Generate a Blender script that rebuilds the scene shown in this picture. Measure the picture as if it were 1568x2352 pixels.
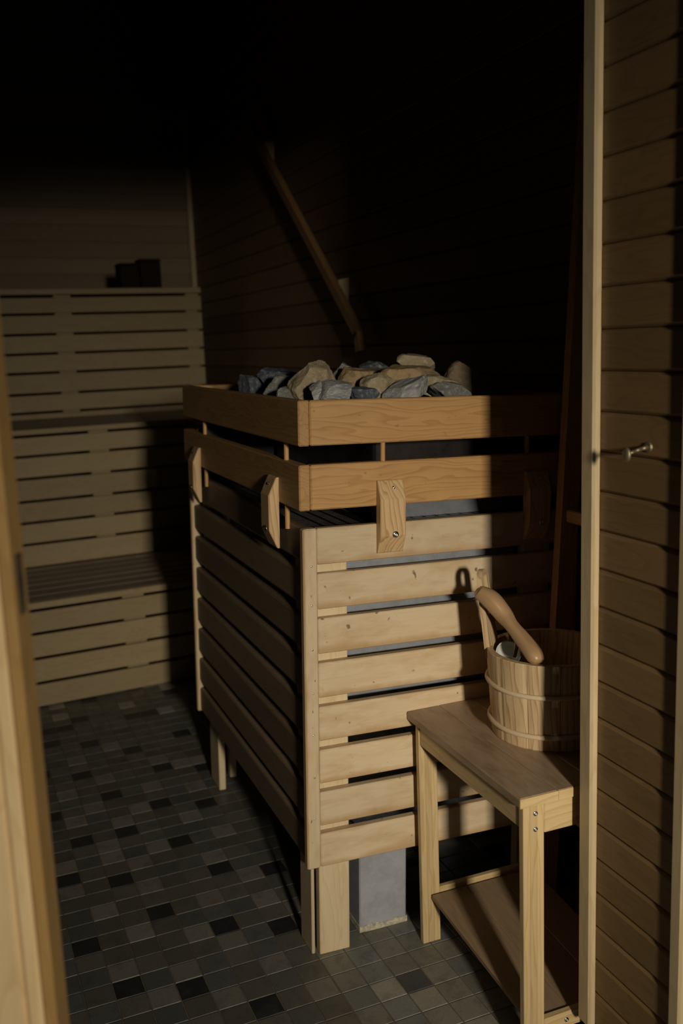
import bpy, bmesh, math, random
from mathutils import Vector, Matrix, Euler, noise as mnoise

random.seed(7)
scene = bpy.context.scene
COL = scene.collection
for o in list(bpy.data.objects):
    bpy.data.objects.remove(o)

# ------------------------------------------------------------------ camera
cam_d = bpy.data.cameras.new('camera')
cam = bpy.data.objects.new('camera', cam_d)
COL.objects.link(cam)
CAM = Vector((-0.6120, -1.8607, 1.3825))
RIGHT = Vector((0.9272, -0.3725, -0.0379))
UP = Vector((0.0994, 0.1473, 0.9841))
FWD = Vector((0.3610, 0.9163, -0.1736))
m = Matrix((RIGHT, UP, -FWD)).transposed().to_4x4()
m.translation = CAM
cam.matrix_world = m
cam_d.sensor_fit = 'HORIZONTAL'
cam_d.sensor_width = 24.0
cam_d.lens = 2194.85 / 1568.0 * 24.0
cam_d.clip_start = 0.02
cam_d.dof.use_dof = True
cam_d.dof.focus_distance = 1.95
cam_d.dof.aperture_fstop = 3.2
scene.camera = cam

# ------------------------------------------------------------------ world, lights, exposure
scene.view_settings.view_transform = 'Standard'
scene.view_settings.look = 'None'
scene.view_settings.gamma = 1.0
scene.view_settings.use_curve_mapping = False
scene.view_settings.exposure = 0.0

w = bpy.data.worlds.new('world')
scene.world = w
w.use_nodes = True
w.node_tree.nodes['Background'].inputs[0].default_value = (0.75, 0.85, 1.0, 1)
w.node_tree.nodes['Background'].inputs[1].default_value = 0.032

def area(name, loc, target, size, size_y, power, color=(1, 1, 1), spread=180):
    d = bpy.data.lights.new(name, 'AREA')
    d.shape = 'RECTANGLE'
    d.size, d.size_y = size, size_y
    d.energy = power
    d.color = color
    d.spread = math.radians(spread)
    o = bpy.data.objects.new(name, d)
    COL.objects.link(o)
    o.location = loc
    o.rotation_euler = (Vector(target) - Vector(loc)).to_track_quat('-Z', 'Y').to_euler()
    return o

# daylight through the anteroom window, behind and to the right of the photographer
area('window_light', (-0.46, -4.46, 1.75), (0.34, 0.0, 0.58), 0.22, 0.30, 9.0, (1.0, 0.92, 0.785), spread=46)

# ------------------------------------------------------------------ node helpers
def N(nt, t, x=0, y=0, **kw):
    n = nt.nodes.new(t)
    n.location = (x, y)
    for k, v in kw.items():
        setattr(n, k, v)
    return n

def new_mat(name):
    mt = bpy.data.materials.new(name)
    mt.use_nodes = True
    nt = mt.node_tree
    b = nt.nodes['Principled BSDF']
    return mt, nt, b

def math_node(nt, op, a, b=None):
    n = N(nt, 'ShaderNodeMath', operation=op)
    for i, v in enumerate((a, b)):
        if v is None:
            continue
        if isinstance(v, (int, float)):
            n.inputs[i].default_value = v
        else:
            nt.links.new(v, n.inputs[i])
    return n.outputs[0]

def combine(nt, x, y, z):
    n = N(nt, 'ShaderNodeCombineXYZ')
    for i, v in enumerate((x, y, z)):
        if isinstance(v, (int, float)):
            n.inputs[i].default_value = v
        else:
            nt.links.new(v, n.inputs[i])
    return n.outputs[0]

def noise_node(nt, vec, scale, detail=2.0, rough=0.5, dist=0.0):
    n = N(nt, 'ShaderNodeTexNoise')
    n.inputs['Scale'].default_value = scale
    n.inputs['Detail'].default_value = detail
    n.inputs['Roughness'].default_value = rough
    n.inputs['Distortion'].default_value = dist
    if vec is not None:
        nt.links.new(vec, n.inputs['Vector'])
    return n.outputs['Fac']

def ramp(nt, fac, stops):
    n = N(nt, 'ShaderNodeValToRGB')
    cr = n.color_ramp
    while len(cr.elements) < len(stops):
        cr.elements.new(0.5)
    for e, (p, c) in zip(cr.elements, stops):
        e.position = p
        e.color = (c[0], c[1], c[2], 1) if not isinstance(c, (int, float)) else (c, c, c, 1)
    nt.links.new(fac, n.inputs[0])
    return n.outputs[0]

def mixc(nt, fac, a, b, mode='MIX'):
    n = N(nt, 'ShaderNodeMix', data_type='RGBA', blend_type=mode)
    if isinstance(fac, (int, float)):
        n.inputs[0].default_value = fac
    else:
        nt.links.new(fac, n.inputs[0])
    for i, v in ((6, a), (7, b)):
        if isinstance(v, tuple):
            n.inputs[i].default_value = (*v, 1)
        else:
            nt.links.new(v, n.inputs[i])
    return n.outputs[2]

def wood(name, light, dark, freq=55.0, warp=6.0, ring=0.6, fibre=0.3, rough=0.5, spec=0.35, specks=0.0, stain=0.0,
         stain_col=(0.2, 0.1, 0.04), bump=0.15, edge=0.0):
    mt, nt, b = new_mat(name)
    at = N(nt, 'ShaderNodeAttribute', attribute_name='grain')
    tn = N(nt, 'ShaderNodeAttribute', attribute_name='tone')
    sp = N(nt, 'ShaderNodeSeparateXYZ')
    nt.links.new(at.outputs['Vector'], sp.inputs[0])
    u, v, t = sp.outputs
    # slow wandering of the growth rings along the board
    slow = noise_node(nt, combine(nt, math_node(nt, 'MULTIPLY', u, 1.7), math_node(nt, 'MULTIPLY', v, 9.0), math_node(nt, 'MULTIPLY', t, 9.0)), 2.2, 2.0, 0.5, 0.25)
    ph = math_node(nt, 'ADD', math_node(nt, 'MULTIPLY', math_node(nt, 'ADD', v, math_node(nt, 'MULTIPLY', t, 0.7)), freq), math_node(nt, 'MULTIPLY', slow, warp * 2.5))
    s = math_node(nt, 'FRACT', ph)
    rg = ramp(nt, s, [(0.0, 0.0), (0.62, 0.35), (0.86, 1.0), (0.93, 0.85), (1.0, 0.0)])
    fb = noise_node(nt, combine(nt, math_node(nt, 'MULTIPLY', u, 14.0), math_node(nt, 'MULTIPLY', v, 420.0), math_node(nt, 'MULTIPLY', t, 420.0)), 1.0, 3.0, 0.6)
    fac = math_node(nt, 'ADD', math_node(nt, 'MULTIPLY', rg, ring), math_node(nt, 'MULTIPLY', math_node(nt, 'SUBTRACT', fb, 0.5), fibre * 2))
    blotch = noise_node(nt, combine(nt, math_node(nt, 'MULTIPLY', u, 3.0), math_node(nt, 'MULTIPLY', v, 12.0), math_node(nt, 'MULTIPLY', t, 12.0)), 2.0, 3.0, 0.55)
    fac = math_node(nt, 'ADD', fac, math_node(nt, 'MULTIPLY', math_node(nt, 'SUBTRACT', blotch, 0.5), 0.7))
    fac_n = N(nt, 'ShaderNodeClamp')
    nt.links.new(fac, fac_n.inputs[0])
    col = mixc(nt, fac_n.outputs[0], light, dark)
    if specks > 0:
        sk = noise_node(nt, combine(nt, math_node(nt, 'MULTIPLY', u, 55.0), math_node(nt, 'MULTIPLY', v, 170.0), math_node(nt, 'MULTIPLY', t, 60.0)), 1.0, 1.0, 0.4)
        skm = ramp(nt, sk, [(0.0, 0.0), (0.735, 0.0), (0.79, 1.0)])
        col = mixc(nt, math_node(nt, 'MULTIPLY', skm, specks), col, (dark[0] * .25, dark[1] * .2, dark[2] * .18))
    if stain > 0:
        st = noise_node(nt, combine(nt, math_node(nt, 'MULTIPLY', u, 7.0), math_node(nt, 'MULTIPLY', v, 22.0), math_node(nt, 'MULTIPLY', t, 22.0)), 1.3, 4.0, 0.6)
        stm = ramp(nt, st, [(0.0, 0.0), (0.48, 0.0), (0.72, 1.0)])
        col = mixc(nt, math_node(nt, 'MULTIPLY', stm, stain), col, stain_col)
    if edge > 0:
        ac = N(nt, 'ShaderNodeAttribute', attribute_name='across')
        en = noise_node(nt, combine(nt, math_node(nt, 'MULTIPLY', u, 5.0), math_node(nt, 'MULTIPLY', v, 16.0), 0.0), 1.6, 4.0, 0.6)
        ev = math_node(nt, 'ADD', ac.outputs['Fac'], math_node(nt, 'MULTIPLY', math_node(nt, 'SUBTRACT', en, 0.5), 0.55))
        em = ramp(nt, ev, [(0.0, 1.0), (0.05, 0.9), (0.2, 0.0), (0.94, 0.0), (1.0, 0.5)])
        col = mixc(nt, math_node(nt, 'MULTIPLY', em, edge), col, stain_col)
    hsv = N(nt, 'ShaderNodeHueSaturation')
    nt.links.new(col, hsv.inputs['Color'])
    nt.links.new(tn.outputs['Fac'], hsv.inputs['Value'])
    nt.links.new(hsv.outputs[0], b.inputs['Base Color'])
    rr = ramp(nt, fb, [(0.2, rough - 0.08), (0.8, rough + 0.1)])
    nt.links.new(rr, b.inputs['Roughness'])
    b.inputs['Specular IOR Level'].default_value = spec
    bp = N(nt, 'ShaderNodeBump')
    bp.inputs['Strength'].default_value = bump
    bp.inputs['Distance'].default_value = 0.0008
    nt.links.new(math_node(nt, 'ADD', fb, math_node(nt, 'MULTIPLY', rg, 0.4)), bp.inputs['Height'])
    nt.links.new(bp.outputs[0], b.inputs['Normal'])
    return mt

def metal(name, col, rough=0.4, metallic=1.0, blot=0.3, scale=30, bump=0.0):
    mt, nt, b = new_mat(name)
    tc = N(nt, 'ShaderNodeTexCoord')
    n = noise_node(nt, tc.outputs['Object'], scale, 4.0, 0.65)
    c2 = tuple(c * (1 - blot) for c in col)
    c = mixc(nt, ramp(nt, n, [(0.35, 0.0), (0.65, 1.0)]), col, c2)
    nt.links.new(c, b.inputs['Base Color'])
    b.inputs['Metallic'].default_value = metallic
    nt.links.new(ramp(nt, n, [(0.3, rough - .08), (0.7, rough + .1)]), b.inputs['Roughness'])
    if bump:
        bp = N(nt, 'ShaderNodeBump')
        bp.inputs['Strength'].default_value = bump
        bp.inputs['Distance'].default_value = 0.002
        nt.links.new(n, bp.inputs['Height'])
        nt.links.new(bp.outputs[0], b.inputs['Normal'])
    return mt

def stone_mat(name, a, bcol, vein, scale=18, streak=False, bump=0.8):
    mt, nt, b = new_mat(name)
    tc = N(nt, 'ShaderNodeTexCoord')
    mp = N(nt, 'ShaderNodeMapping')
    nt.links.new(tc.outputs['Object'], mp.inputs[0])
    if streak:
        mp.inputs['Scale'].default_value = (0.6, 4.5, 4.5)
    n1 = noise_node(nt, mp.outputs[0], scale, 6.0, 0.65, 0.4)
    n2 = noise_node(nt, mp.outputs[0], scale * 5, 4.0, 0.7)
    c = mixc(nt, ramp(nt, n1, [(0.35, 0.0), (0.65, 1.0)]), a, bcol)
    c = mixc(nt, ramp(nt, n2, [(0.5, 0.0), (0.66, 0.75)]), c, vein)
    nt.links.new(c, b.inputs['Base Color'])
    b.inputs['Roughness'].default_value = 0.78
    b.inputs['Specular IOR Level'].default_value = 0.3
    bp = N(nt, 'ShaderNodeBump')
    bp.inputs['Strength'].default_value = bump
    bp.inputs['Distance'].default_value = 0.004
    nt.links.new(math_node(nt, 'ADD', n1, math_node(nt, 'MULTIPLY', n2, 0.5)), bp.inputs['Height'])
    nt.links.new(bp.outputs[0], b.inputs['Normal'])
    return mt

M = {}
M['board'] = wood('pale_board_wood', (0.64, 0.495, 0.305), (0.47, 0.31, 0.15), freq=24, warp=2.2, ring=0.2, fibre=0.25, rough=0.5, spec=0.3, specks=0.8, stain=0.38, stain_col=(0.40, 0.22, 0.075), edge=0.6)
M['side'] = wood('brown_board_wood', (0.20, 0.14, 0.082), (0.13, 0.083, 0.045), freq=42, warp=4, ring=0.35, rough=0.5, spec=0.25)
M['rail'] = wood('orange_pine', (0.54, 0.305, 0.112), (0.32, 0.145, 0.038), freq=105, warp=3.4, ring=0.5, fibre=0.3, rough=0.42, spec=0.45, specks=0.3)
M['bracket'] = wood('bracket_pine', (0.62, 0.42, 0.21), (0.36, 0.19, 0.065), freq=95, warp=2.2, ring=0.75, fibre=0.2, rough=0.45)
M['post'] = wood('leg_pine', (0.66, 0.52, 0.31), (0.50, 0.34, 0.16), freq=40, warp=2.5, ring=0.35, fibre=0.3, rough=0.55)
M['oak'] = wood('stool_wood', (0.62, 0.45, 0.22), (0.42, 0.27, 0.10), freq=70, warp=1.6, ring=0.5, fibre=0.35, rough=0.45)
M['shelf'] = wood('shaded_shelf_wood', (0.30, 0.205, 0.12), (0.20, 0.125, 0.065), freq=45, warp=2.2, ring=0.35, fibre=0.35, rough=0.45)  # stool wood darkened in colour for the shade under the top
M['oak_top'] = wood('worn_stool_top', (0.38, 0.275, 0.175), (0.27, 0.17, 0.09), freq=45, warp=2.2, ring=0.35, fibre=0.35, rough=0.4, spec=0.4, stain=0.5, stain_col=(0.16, 0.085, 0.03))
M['bucket'] = wood('bucket_pine', (0.62, 0.45, 0.25), (0.36, 0.20, 0.075), freq=80, warp=2.4, ring=0.75, fibre=0.2, rough=0.5)
M['hoop'] = wood('hoop_wood', (0.60, 0.46, 0.28), (0.46, 0.31, 0.16), freq=40, warp=1, ring=0.25, rough=0.5)
M['ladle'] = wood('ladle_wood', (0.42, 0.26, 0.13), (0.30, 0.165, 0.07), freq=40, warp=1.5, ring=0.35, fibre=0.2, rough=0.32, spec=0.5)
M['bench'] = wood('bench_wood', (0.38, 0.285, 0.15), (0.28, 0.185, 0.08), freq=30, warp=4, ring=0.35, fibre=0.25, rough=0.5, spec=0.25)
M['seat'] = wood('seat_wood', (0.26, 0.21, 0.15), (0.17, 0.125, 0.085), freq=30, warp=4, ring=0.35, rough=0.45, spec=0.3)
M['wall'] = wood('wall_panel_wood', (0.25, 0.155, 0.085), (0.15, 0.085, 0.042), freq=26, warp=4, ring=0.35, rough=0.55, spec=0.2)
M['wall_pale'] = wood('pale_wall_panel_wood', (0.30, 0.225, 0.13), (0.22, 0.15, 0.08), freq=26, warp=4, ring=0.3, rough=0.55, spec=0.2)
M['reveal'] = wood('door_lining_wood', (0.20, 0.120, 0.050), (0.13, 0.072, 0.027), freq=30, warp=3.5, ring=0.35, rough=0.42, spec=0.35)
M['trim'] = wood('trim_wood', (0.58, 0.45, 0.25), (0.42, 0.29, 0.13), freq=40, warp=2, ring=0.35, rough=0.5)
M['door'] = wood('door_wood', (0.66, 0.48, 0.25), (0.52, 0.335, 0.145), freq=22, warp=3, ring=0.4, fibre=0.2, rough=0.45)
M['door_edge'] = wood('door_edge_wood', (0.36, 0.215, 0.07), (0.26, 0.145, 0.042), freq=22, warp=3, ring=0.4, fibre=0.2, rough=0.5)
M['dark_wood'] = wood('dark_wood', (0.020, 0.011, 0.006), (0.009, 0.005, 0.003), freq=30, warp=3, rough=0.7, spec=0.1)
M['handrail'] = wood('handrail_wood', (0.36, 0.20, 0.09), (0.24, 0.12, 0.045), freq=40, warp=2, rough=0.35, spec=0.45)
M['ladder'] = wood('ladder_wood', (0.50, 0.30, 0.13), (0.36, 0.19, 0.07), freq=40, warp=2, rough=0.45)
M['zinc'] = metal('galvanised_sheet', (0.36, 0.37, 0.39), 0.5, 0.5, 0.3, 35)
M['zinc_paint'] = metal('grey_pedestal_sheet', (0.44, 0.44, 0.45), 0.6, 0.25, 0.25, 22)
M['dark_steel'] = metal('dark_steel', (0.10, 0.085, 0.08), 0.35, 0.9, 0.4, 25)
M['grille'] = metal('grille_steel', (0.34, 0.34, 0.35), 0.42, 0.85, 0.35, 40)
M['chrome'] = metal('screw_steel', (0.62, 0.62, 0.62), 0.22, 1.0, 0.1, 80)
M['brass'] = metal('hook_metal', (0.30, 0.25, 0.15), 0.5, 0.8, 0.1, 60)
M['foam'] = metal('cream_sealant', (0.62, 0.56, 0.40), 0.8, 0.0, 0.5, 90, 0.6)
M['black'] = metal('shade_liner_black', (0.02, 0.017, 0.015), 0.5, 0.0, 0.3, 20)
M['enamel'] = metal('pale_enamel', (0.66, 0.66, 0.56), 0.35, 0.0, 0.12, 12)
M['st_tan'] = stone_mat('tan_stone', (0.36, 0.29, 0.175), (0.24, 0.175, 0.095), (0.43, 0.37, 0.26))
M['st_gold'] = stone_mat('ochre_stone', (0.40, 0.27, 0.125), (0.28, 0.205, 0.115), (0.17, 0.11, 0.055), 14)
M['st_grey'] = stone_mat('grey_stone', (0.20, 0.19, 0.16), (0.11, 0.112, 0.105), (0.34, 0.32, 0.26))
M['st_blue'] = stone_mat('dark_blue_stone', (0.05, 0.06, 0.072), (0.085, 0.095, 0.105), (0.24, 0.25, 0.25), 20)
M['st_white'] = stone_mat('white_veined_stone', (0.34, 0.33, 0.30), (0.15, 0.15, 0.15), (0.56, 0.54, 0.48), 14, True)
M['st_brown'] = stone_mat('brown_stone', (0.19, 0.135, 0.075), (0.12, 0.085, 0.05), (0.22, 0.17, 0.11))

# ------------------------------------------------------------------ mesh helpers
def new_bm():
    bm = bmesh.new()
    bm.verts.layers.float_vector.new('grain')
    bm.verts.layers.float.new('tone')
    bm.verts.layers.float.new('across')
    return bm

def add_hull(bm, pts, axis=0, tone=None, off=None, M4=None, grain_fn=None):
    """convex solid from points, with board-local grain coordinates (axis = grain direction)"""
    gl = bm.verts.layers.float_vector['grain']
    tl = bm.verts.layers.float['tone']
    if tone is None:
        tone = random.uniform(0.9, 1.08)
    if off is None:
        off = Vector((random.uniform(-9, 9), random.uniform(-9, 9), random.uniform(-9, 9)))
    t = bmesh.new()
    for p in pts:
        t.verts.new(p)
    r = bmesh.ops.convex_hull(t, input=t.verts[:])
    junk = [e for e in r['geom_interior'] if isinstance(e, bmesh.types.BMVert)]
    for v in junk:
        t.verts.remove(v)
    bmesh.ops.dissolve_limit(t, angle_limit=0.01, verts=t.verts[:], edges=t.edges[:])
    t.verts.index_update()
    al = bm.verts.layers.float['across']
    mp = {}
    order = {0: (0, 1, 2), 1: (1, 2, 0), 2: (2, 0, 1)}[axis]
    k1 = 2 if axis != 2 else 0
    lo1 = min(v.co[k1] for v in t.verts); hi1 = max(v.co[k1] for v in t.verts)
    for v in t.verts:
        c = v.co
        nv = bm.verts.new(M4 @ c if M4 else c)
        nv[gl] = Vector((c[order[0]], c[order[1]], c[order[2]])) + off
        nv[tl] = tone
        nv[al] = (c[k1] - lo1) / max(1e-6, hi1 - lo1)
        mp[v.index] = nv
    for f in t.faces:
        try:
            bm.faces.new([mp[v.index] for v in f.verts])
        except ValueError:
            pass
    t.free()

def box_pts(lo, hi, r=0.002):
    lo, hi = Vector(lo), Vector(hi)
    r = min(r, (hi.x - lo.x) * .45, (hi.y - lo.y) * .45, (hi.z - lo.z) * .45)
    pts = []
    for sx in (0, 1):
        for sy in (0, 1):
            for sz in (0, 1):
                c = Vector((hi.x if sx else lo.x, hi.y if sy else lo.y, hi.z if sz else lo.z))
                d = Vector((-r if sx else r, -r if sy else r, -r if sz else r))
                pts += [c + Vector((0, d.y, d.z)), c + Vector((d.x, 0, d.z)), c + Vector((d.x, d.y, 0))]
    return pts

def board(bm, lo, hi, axis=0, r=0.002, tone=None, off=None, M4=None):
    add_hull(bm, box_pts(lo, hi, r), axis, tone, off, M4)

def tag(o, label=None, cat=None, group=None, kind=None):
    if label: o['label'] = label
    if cat: o['category'] = cat
    if group: o['group'] = group
    if kind: o['kind'] = kind
    return o

def obj(name, bm, mat, parent=None, smooth=False, loc=None):
    me = bpy.data.meshes.new(name)
    bmesh.ops.recalc_face_normals(bm, faces=bm.faces[:])
    if smooth:
        for f in bm.faces:
            f.smooth = True
    bm.to_mesh(me)
    bm.free()
    for k in (mat if isinstance(mat, (list, tuple)) else [mat]):
        me.materials.append(k)
    o = bpy.data.objects.new(name, me)
    COL.objects.link(o)
    if parent: o.parent = parent
    if loc: o.location = loc
    return o

def empty(name, loc=(0, 0, 0), rot=(0, 0, 0)):
    o = bpy.data.objects.new(name, None)
    COL.objects.link(o)
    o.location = loc
    o.rotation_euler = rot
    o.empty_display_size = 0.05
    return o

def set_attr(bm, axis_fn=None, tone=1.0):
    gl = bm.verts.layers.float_vector['grain']
    tl = bm.verts.layers.float['tone']
    for v in bm.verts:
        v[gl] = axis_fn(v.co) if axis_fn else v.co
        v[tl] = tone

def cyl(bm, p0, p1, r0, r1=None, seg=16, tone=1.0):
    r1 = r0 if r1 is None else r1
    gl = bm.verts.layers.float_vector['grain']
    tl = bm.verts.layers.float['tone']
    p0, p1 = Vector(p0), Vector(p1)
    ax = (p1 - p0).normalized()
    a = ax.orthogonal().normalized()
    b = ax.cross(a)
    L = (p1 - p0).length
    rings = []
    off = Vector((random.uniform(-9, 9),) * 3)
    for p, r, u in ((p0, r0, 0), (p1, r1, L)):
        ring = []
        for i in range(seg):
            t = 2 * math.pi * i / seg
            v = bm.verts.new(p + a * (r * math.cos(t)) + b * (r * math.sin(t)))
            v[gl] = off + Vector((u, r * math.cos(t), r * math.sin(t)))
            v[tl] = tone
            ring.append(v)
        rings.append(ring)
    for i in range(seg):
        j = (i + 1) % seg
        bm.faces.new((rings[0][i], rings[0][j], rings[1][j], rings[1][i]))
    bm.faces.new(rings[0][::-1])
    bm.faces.new(rings[1])

def dome_screw(name, p, n, r, parent, mat, recess=True):
    """round screw head at p facing n with a hex recess ring"""
    bm = new_bm()
    n = Vector(n).normalized()
    a = n.orthogonal().normalized()
    b = n.cross(a)
    prof = [(0.0, 1.0), (0.35, 0.96), (0.6, 0.8), (0.72, 0.55), (0.70, 0.42), (0.50, 0.40), (0.34, 0.38), (0.26, 0.34), (0.10, 0.30), (0.02, 0.28)]
    rings = []
    for h, rr in prof:
        rings.append([bm.verts.new(Vector(p) + n * (h * r * 0.55) + (a * math.cos(t) + b * math.sin(t)) * (rr * r)) for t in [2 * math.pi * i / 14 for i in range(14)]])
    for k in range(len(rings) - 1):
        for i in range(14):
            j = (i + 1) % 14
            bm.faces.new((rings[k][i], rings[k][j], rings[k + 1][j], rings[k + 1][i]))
    bm.faces.new(rings[-1])
    bm.faces.new(rings[0][::-1])
    return obj(name, bm, mat, parent, smooth=True)

# ================================================================== SETTING
T = 0.064
TORG = Vector((0.0283, 0.0069, 0))
TANG = math.atan2(0.0014, 0.064)
BLACK = {(-8, 4), (-8, 9), (-8, 15), (-8, 20), (-7, 1), (-7, 12), (-7, 24), (-6, 8), (-6, 19), (-5, 0), (-5, 5), (-5, 12), (-5, 16), (-5, 23), (-3, -2), (-3, 3), (-3, 10), (-3, 14), (-3, 21), (-2, 7), (-2, 18), (-1, 2), (-1, 13), (0, 6), (0, 17), (0, 22)}
LIGHT = {(-8, 8), (-8, 10), (-7, 2), (-7, 6), (-7, 14), (-7, 17), (-6, 0), (-6, 4), (-6, 10), (-6, 11), (-6, 15), (-6, 21), (-5, 1), (-5, 7), (-5, 9), (-5, 13), (-5, 18), (-4, -1), (-4, 3), (-4, 10), (-4, 14), (-4, 22), (-3, 2), (-3, 5), (-3, 16), (-2, 0), (-2, 8), (-2, 12), (-2, 19), (-1, -2), (-1, 4), (-1, 6), (-1, 10), (-1, 15), (-1, 18), (0, 3), (0, 18), (1, -3), (2, -4)}
SMUDGE = {(2, -3)}

def tile_material():
    mt, nt, b = new_mat('floor_tiles')
    at = N(nt, 'ShaderNodeAttribute', attribute_name='tile_col')
    tc = N(nt, 'ShaderNodeTexCoord')
    n = noise_node(nt, tc.outputs['Object'], 160, 4.0, 0.7)
    n2 = noise_node(nt, tc.outputs['Object'], 22, 4.0, 0.6, 0.3)
    c = mixc(nt, math_node(nt, 'MULTIPLY', ramp(nt, n, [(0.4, 0.0), (0.7, 1.0)]), 0.22), at.outputs['Color'], (0.03, 0.03, 0.025))
    c = mixc(nt, math_node(nt, 'MULTIPLY', ramp(nt, n2, [(0.5, 0.0), (0.68, 1.0)]), 0.35), c, (0.045, 0.048, 0.045))
    nt.links.new(c, b.inputs['Base Color'])
    nt.links.new(ramp(nt, n2, [(0.3, 0.42), (0.7, 0.6)]), b.inputs['Roughness'])
    b.inputs['Specular IOR Level'].default_value = 0.4
    bp = N(nt, 'ShaderNodeBump')
    bp.inputs['Strength'].default_value = 0.12
    bp.inputs['Distance'].default_value = 0.001
    nt.links.new(n, bp.inputs['Height'])
    nt.links.new(bp.outputs[0], b.inputs['Normal'])
    return mt

def grout_material():
    mt, nt, b = new_mat('floor_grout')
    tc = N(nt, 'ShaderNodeTexCoord')
    n = noise_node(nt, tc.outputs['Object'], 60, 3.0, 0.6)
    nt.links.new(ramp(nt, n, [(0.3, (0.10, 0.07, 0.045)), (0.7, (0.17, 0.13, 0.09))]), b.inputs['Base Color'])
    b.inputs['Roughness'].default_value = 0.85
    return mt

def build_floor():
    bm = bmesh.new()
    cl = bm.verts.layers.float_color.new('tile_col')
    rnd = random.Random(3)
    g = [bm.verts.new(p) for p in ((-2.2, -3.1, -0.0018), (1.4, -3.1, -0.0018), (1.4, 4.8, -0.0018), (-2.2, 4.8, -0.0018))]
    f = bm.faces.new(g)
    f.material_index = 1
    ca, sa = math.cos(TANG), math.sin(TANG)
    hg, ch = 0.0011, 0.0012
    for i in range(-34, 22):
        for j in range(-50, 76):
            if (i, j) in BLACK:
                c = (0.022, 0.022, 0.023)
            elif (i, j) in LIGHT:
                k = rnd.uniform(.9, 1.1)
                lit_k = 1.5 if i >= 0 and j <= 0 else 1.0  # lit floor near the post: the light is put into the tile colour
                c = (0.215 * k * lit_k, 0.195 * k * lit_k, 0.152 * k * lit_k)
            elif (i, j) in SMUDGE:
                c = (0.075, 0.078, 0.075)
            else:
                q = rnd.random()
                inview = -9 <= i <= 4 and -5 <= j <= 25
                if not inview and q < 0.09:
                    c = (0.022, 0.022, 0.023)
                elif not inview and q < 0.22:
                    c = (0.30, 0.28, 0.22)
                else:
                    k = rnd.uniform(.78, 1.15)
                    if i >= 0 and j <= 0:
                        k *= 1.75  # brighter tile colour stands in for light on this floor area
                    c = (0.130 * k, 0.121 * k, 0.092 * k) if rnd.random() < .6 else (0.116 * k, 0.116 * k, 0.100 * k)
            x0, x1, y0, y1 = i * T + hg, (i + 1) * T - hg, j * T + hg, (j + 1) * T - hg
            tz = [rnd.uniform(-.00025, .00025) for _ in range(4)]
            ring0 = [(x0, y0), (x1, y0), (x1, y1), (x0, y1)]
            ring1 = [(x0 + ch, y0 + ch), (x1 - ch, y0 + ch), (x1 - ch, y1 - ch), (x0 + ch, y1 - ch)]
            V0, V1 = [], []
            for k4, ((xa, ya), (xb, yb)) in enumerate(zip(ring0, ring1)):
                for (xx, yy, zz, L) in ((xa, ya, -0.0018, V0), (xb, yb, -0.0003 + tz[k4], V1)):
                    v = bm.verts.new((TORG.x + ca * xx - sa * yy, TORG.y + sa * xx + ca * yy, zz))
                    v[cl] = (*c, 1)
                    L.append(v)
            bm.faces.new(V1)
            for k4 in range(4):
                n4 = (k4 + 1) % 4
                bm.faces.new((V0[k4], V0[n4], V1[n4], V1[k4]))
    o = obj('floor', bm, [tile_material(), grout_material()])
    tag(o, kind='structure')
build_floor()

def paneling(name, mat, origin, du, n_out, length, z0, z1, pitch, thick=0.012, groove=0.0035, bevel=0.004, back=0.04, seed=1, vertical=False):
    """tongue-and-groove boards, one mesh; boards run along du, stacked upward; n_out points into the room"""
    bm = new_bm()
    du, n_out = Vector(du).normalized(), Vector(n_out).normalized()
    Mx = Matrix((du, n_out, Vector((0, 0, 1)))).transposed().to_4x4()
    Mx.translation = Vector(origin)
    rnd = random.Random(seed)
    z = z0
    while z < z1 - 0.003:
        zt = min(z + pitch, z1)
        lo = (0, -thick, z + groove * .5)
        hi = (length, 0, zt - groove * .5)
        b = min(bevel, thick * .5)
        pts = []
        for x in (lo[0], hi[0]):
            pts += [(x, -thick, lo[2]), (x, -b, lo[2]), (x, 0, lo[2] + b), (x, 0, hi[2] - b), (x, -b, hi[2]), (x, -thick, hi[2])]
        add_hull(bm, [Vector(p) for p in pts], 0, rnd.uniform(.86, 1.12), None, Mx)
        z = zt
    board(bm, (0, -thick - back, z0), (length, -thick + 0.001, z1), 0, 0.0, 0.5, None, Mx)
    o = obj(name, bm, mat)
    tag(o, kind='structure')
    return o

CEIL = 3.55
XR, XL = 0.90, -1.45
TH = math.radians(4.31)
BD = Vector((math.cos(TH), math.sin(TH), 0))       # bench direction
BN = Vector((-math.sin(TH), math.cos(TH), 0))      # away from the door
BA = Vector((-0.436, 1.958, 0))                    # a point on the lowest riser at floor level
YF, YO = -0.511, -0.737                            # inner and outer face of the door wall
XD = 0.382                                         # lining of the doorway, right
XDL = -1.12                                        # doorway, left
ZD = 2.02

paneling('wall_right', M['wall'], (XR, YF, 0), (0, 1, 0), (-1, 0, 0), 4.95, 0, CEIL, 0.098, seed=11)
wb0 = Vector((XR, 4.394, 0)) + BD * 0.06
paneling('wall_back', M['wall_pale'], wb0 - BD * 2.6, BD, -BN, 2.6, 0, CEIL, 0.098, groove=0.0012, bevel=0.0015, seed=12)
paneling('wall_left', M['wall'], (XL, YO, 0), (0, 1, 0), (1, 0, 0), 5.1, 0, CEIL, 0.098, seed=13)
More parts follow.
